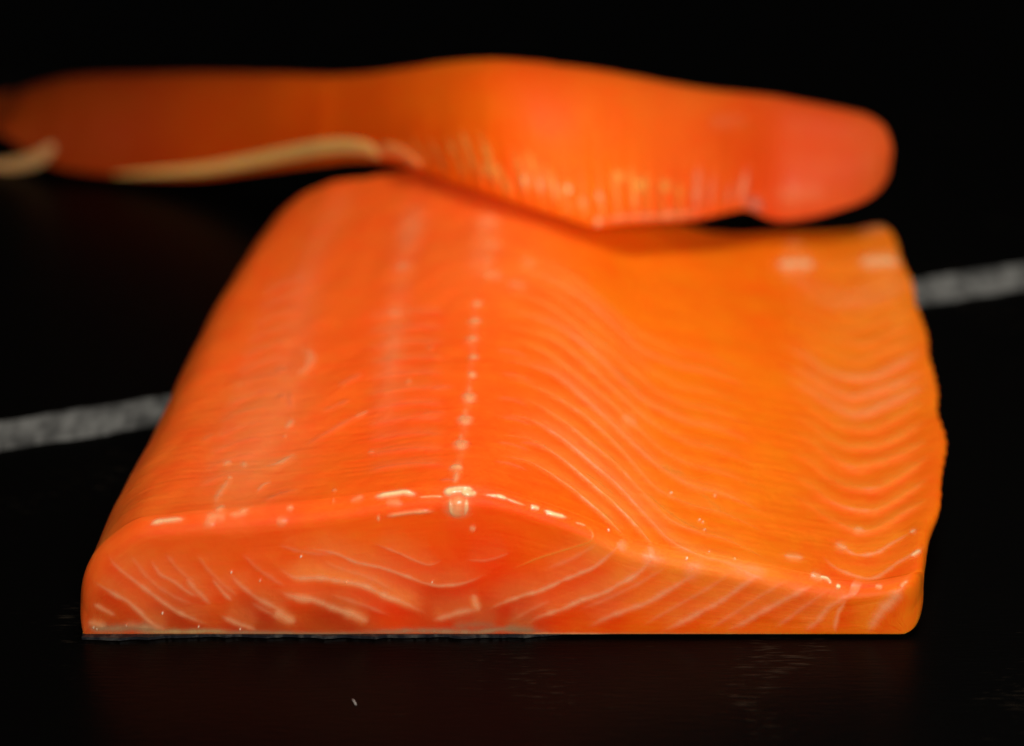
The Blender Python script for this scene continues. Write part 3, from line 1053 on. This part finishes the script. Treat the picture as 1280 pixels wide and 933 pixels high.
f2 = grid_faces(K, NS, wrap_u=True)
tn = np.cross(Q[K // 4 + 1, NS // 2] - Q[K // 4, NS // 2], Q[K // 4, NS // 2 + 1] - Q[K // 4, NS // 2])
if tn[2] < 0:
    f2 = f2[:, ::-1]
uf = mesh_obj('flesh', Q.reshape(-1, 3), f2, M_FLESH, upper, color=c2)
bm = bmesh.new()
bm.from_mesh(uf.data)
bmesh.ops.holes_fill(bm, edges=[e for e in bm.edges if e.is_boundary], sides=0)
bm.to_mesh(uf.data)
bm.free()
ub = BVHTree.FromPolygons([Vector(v) for v in Q.reshape(-1, 3)], [tuple(q) for q in f2.tolist()])

ul = []


def add2(path, w, a, c, relief=.0002, mat=None, name='fat_line', taper=.3):
    ul.append(dict(path=path, w=w, a=a, c=c, relief=relief, mat=mat or M_FAT, name=name, taper=taper))


for i in range(21):
    x = 545 + i * 19 + rng.uniform(-3, 3)
    yb_ = np.interp(x, stn[:, 0], stn[:, 1])
    h = rng.uniform(38, 95)
    lean = np.interp(x, [540, 760, 950], [-34, -12, 18])
    add2([(x, yb_ - 4), (x + lean * .45, yb_ - h * .5), (x + lean, yb_ - h)], 11, rng.uniform(.4, .72), srgb(250, 168, 70) if x < 860 else srgb(240, 146, 100), taper=.35)
for x, y in [(608, 212), (655, 226), (708, 237), (773, 222), (800, 232), (830, 232)]:
    add2([(x - 3, y - 11), (x, y), (x + 4, y + 10)], 17, .62, srgb(250, 176, 80), .0004, M_WET, 'fat_or_glint_fleck')
add2([(738, 277), (752, 276), (775, 272), (800, 271), (850, 268), (890, 264)], 9, .5, PALE, .0002, M_FAT, 'membrane_or_glint')
add2([(742, 277), (754, 276)], 12, .5, CREAM, .0003, M_WET, 'membrane_or_glint')  # highlight on the lip, painted as a cream strip
add2([(925, 250), (945, 256), (955, 266)], 14, .4, srgb(190, 150, 130), .0002)
add2([(960, 240), (1000, 245), (1040, 238)], 26, .13, PALE, .0001)
add2([(880, 160), (910, 150), (940, 150)], 20, .15, PINK, .0001)
for l in ul:
    l['pix'] = catmull(l['path'], 2.0)
    l['hits'] = []
    for x, y in l['pix']:
        h = ub.ray_cast(Vector(CAM), Vector(ray(x, y)).normalized())
        if h[0] is not None:
            l['hits'].append((np.array(h[0]), np.array(h[1])))
    ribbon(l, ub, upper)


def tube(name, pts, radii, mat, parent, color, flat_=.4, seg=14):
    pts = np.asarray(pts)
    tan = np.gradient(pts, axis=0)
    tan /= np.linalg.norm(tan, axis=1, keepdims=True)
    V, F, C_ = [], [], []
    n = len(pts)
    for i in range(n):
        side = np.cross(tan[i], np.array([0, 0, 1.0]))
        side /= max(np.linalg.norm(side), 1e-9)
        up_ = np.cross(side, tan[i])
        for k in range(seg):
            a = 2 * math.pi * k / seg
            V.append(pts[i] + side * math.cos(a) * radii[i] * flat_ + up_ * math.sin(a) * radii[i])
            C_.append(color)
    for i in range(n - 1):
        for k in range(seg):
            k2 = (k + 1) % seg
            F.append((i * seg + k, i * seg + k2, (i + 1) * seg + k2, (i + 1) * seg + k))
    F.append(tuple(range(seg))[::-1])
    F.append(tuple((n - 1) * seg + k for k in range(seg)))
    return mesh_obj(name, V, F, mat, parent, color=np.array(C_))


rimp = np.array([(140, 219, 1, .245), (190, 216, 5, .2405), (250, 212, 8, .231), (300, 204, 10, .220), (350, 194, 11, .2075), (400, 185, 12, .1925), (430, 183, 12, .184), (455, 185, 11, .177), (468, 190, 9, .174), (474, 194, 5, .173)])
rp = catmull(rimp * np.array([1, 1, 1, 1000]), 4.0) / np.array([1, 1, 1, 1000])
pts = [on_y(a, b_, lip_y(a) - .0012) for a, b_, c, d in rp]
M_RIM = flesh_material('belly_fat')
tube('belly_fat_rim', pts, [c * .000175 for a, b_, c, d in rp], M_RIM, upper, srgb(232, 176, 98))
rimp = np.array([(470, 190, 4, .1745), (485, 187, 8, .171), (500, 190, 8, .168), (512, 198, 7, .166), (524, 206, 4, .1645)])
rp = catmull(rimp * np.array([1, 1, 1, 1000]), 4.0) / np.array([1, 1, 1, 1000])
tube('belly_fat_rim', [on_y(a, b_, lip_y(a) - .0012) for a, b_, c, d in rp], [c * .00021 for a, b_, c, d in rp], M_RIM, upper, srgb(232, 138, 70))
rimp = np.array([(66, 182, 5, .2515), (58, 190, 8, .250), (44, 200, 10, .250), (20, 206, 9, .250), (-10, 210, 9, .251), (-50, 205, 8, .254), (-80, 190, 6, .257)])
rp = catmull(rimp * np.array([1, 1, 1, 1000]), 4.0) / np.array([1, 1, 1, 1000])
tube('belly_flap', [on_y(a, b_, lip_y(a) - .001) for a, b_, c, d in rp], [c * .00022 for a, b_, c, d in rp], M_RIM, upper, srgb(200, 150, 96))

# ------------------------------------------------------------------ a crumb on the table in front
c0 = on_z(443, 877, .0004)
V, F = [], []
for i in range(5):
    for k in range(6):
        a = 2 * math.pi * k / 6
        r_ = .00022 * math.sin(math.pi * (i + .5) / 5)
        V.append((c0[0] + .0004 * (i - 2) * .55, c0[1] - .0005 * (i - 2) + r_ * math.cos(a), .00025 + r_ * math.sin(a)))
for i in range(4):
    for k in range(6):
        F.append((i * 6 + k, (i + 1) * 6 + k, (i + 1) * 6 + (k + 1) % 6, i * 6 + (k + 1) % 6))
F.append(tuple(range(6)))
F.append(tuple(24 + k for k in range(6))[::-1])
cr = mesh_obj('crumb', V, F, plain('crumb_white', (.6, .55, .5), .6), None)
tag(cr, 'tiny pale crumb on the black table in front of the cut face', 'crumb')
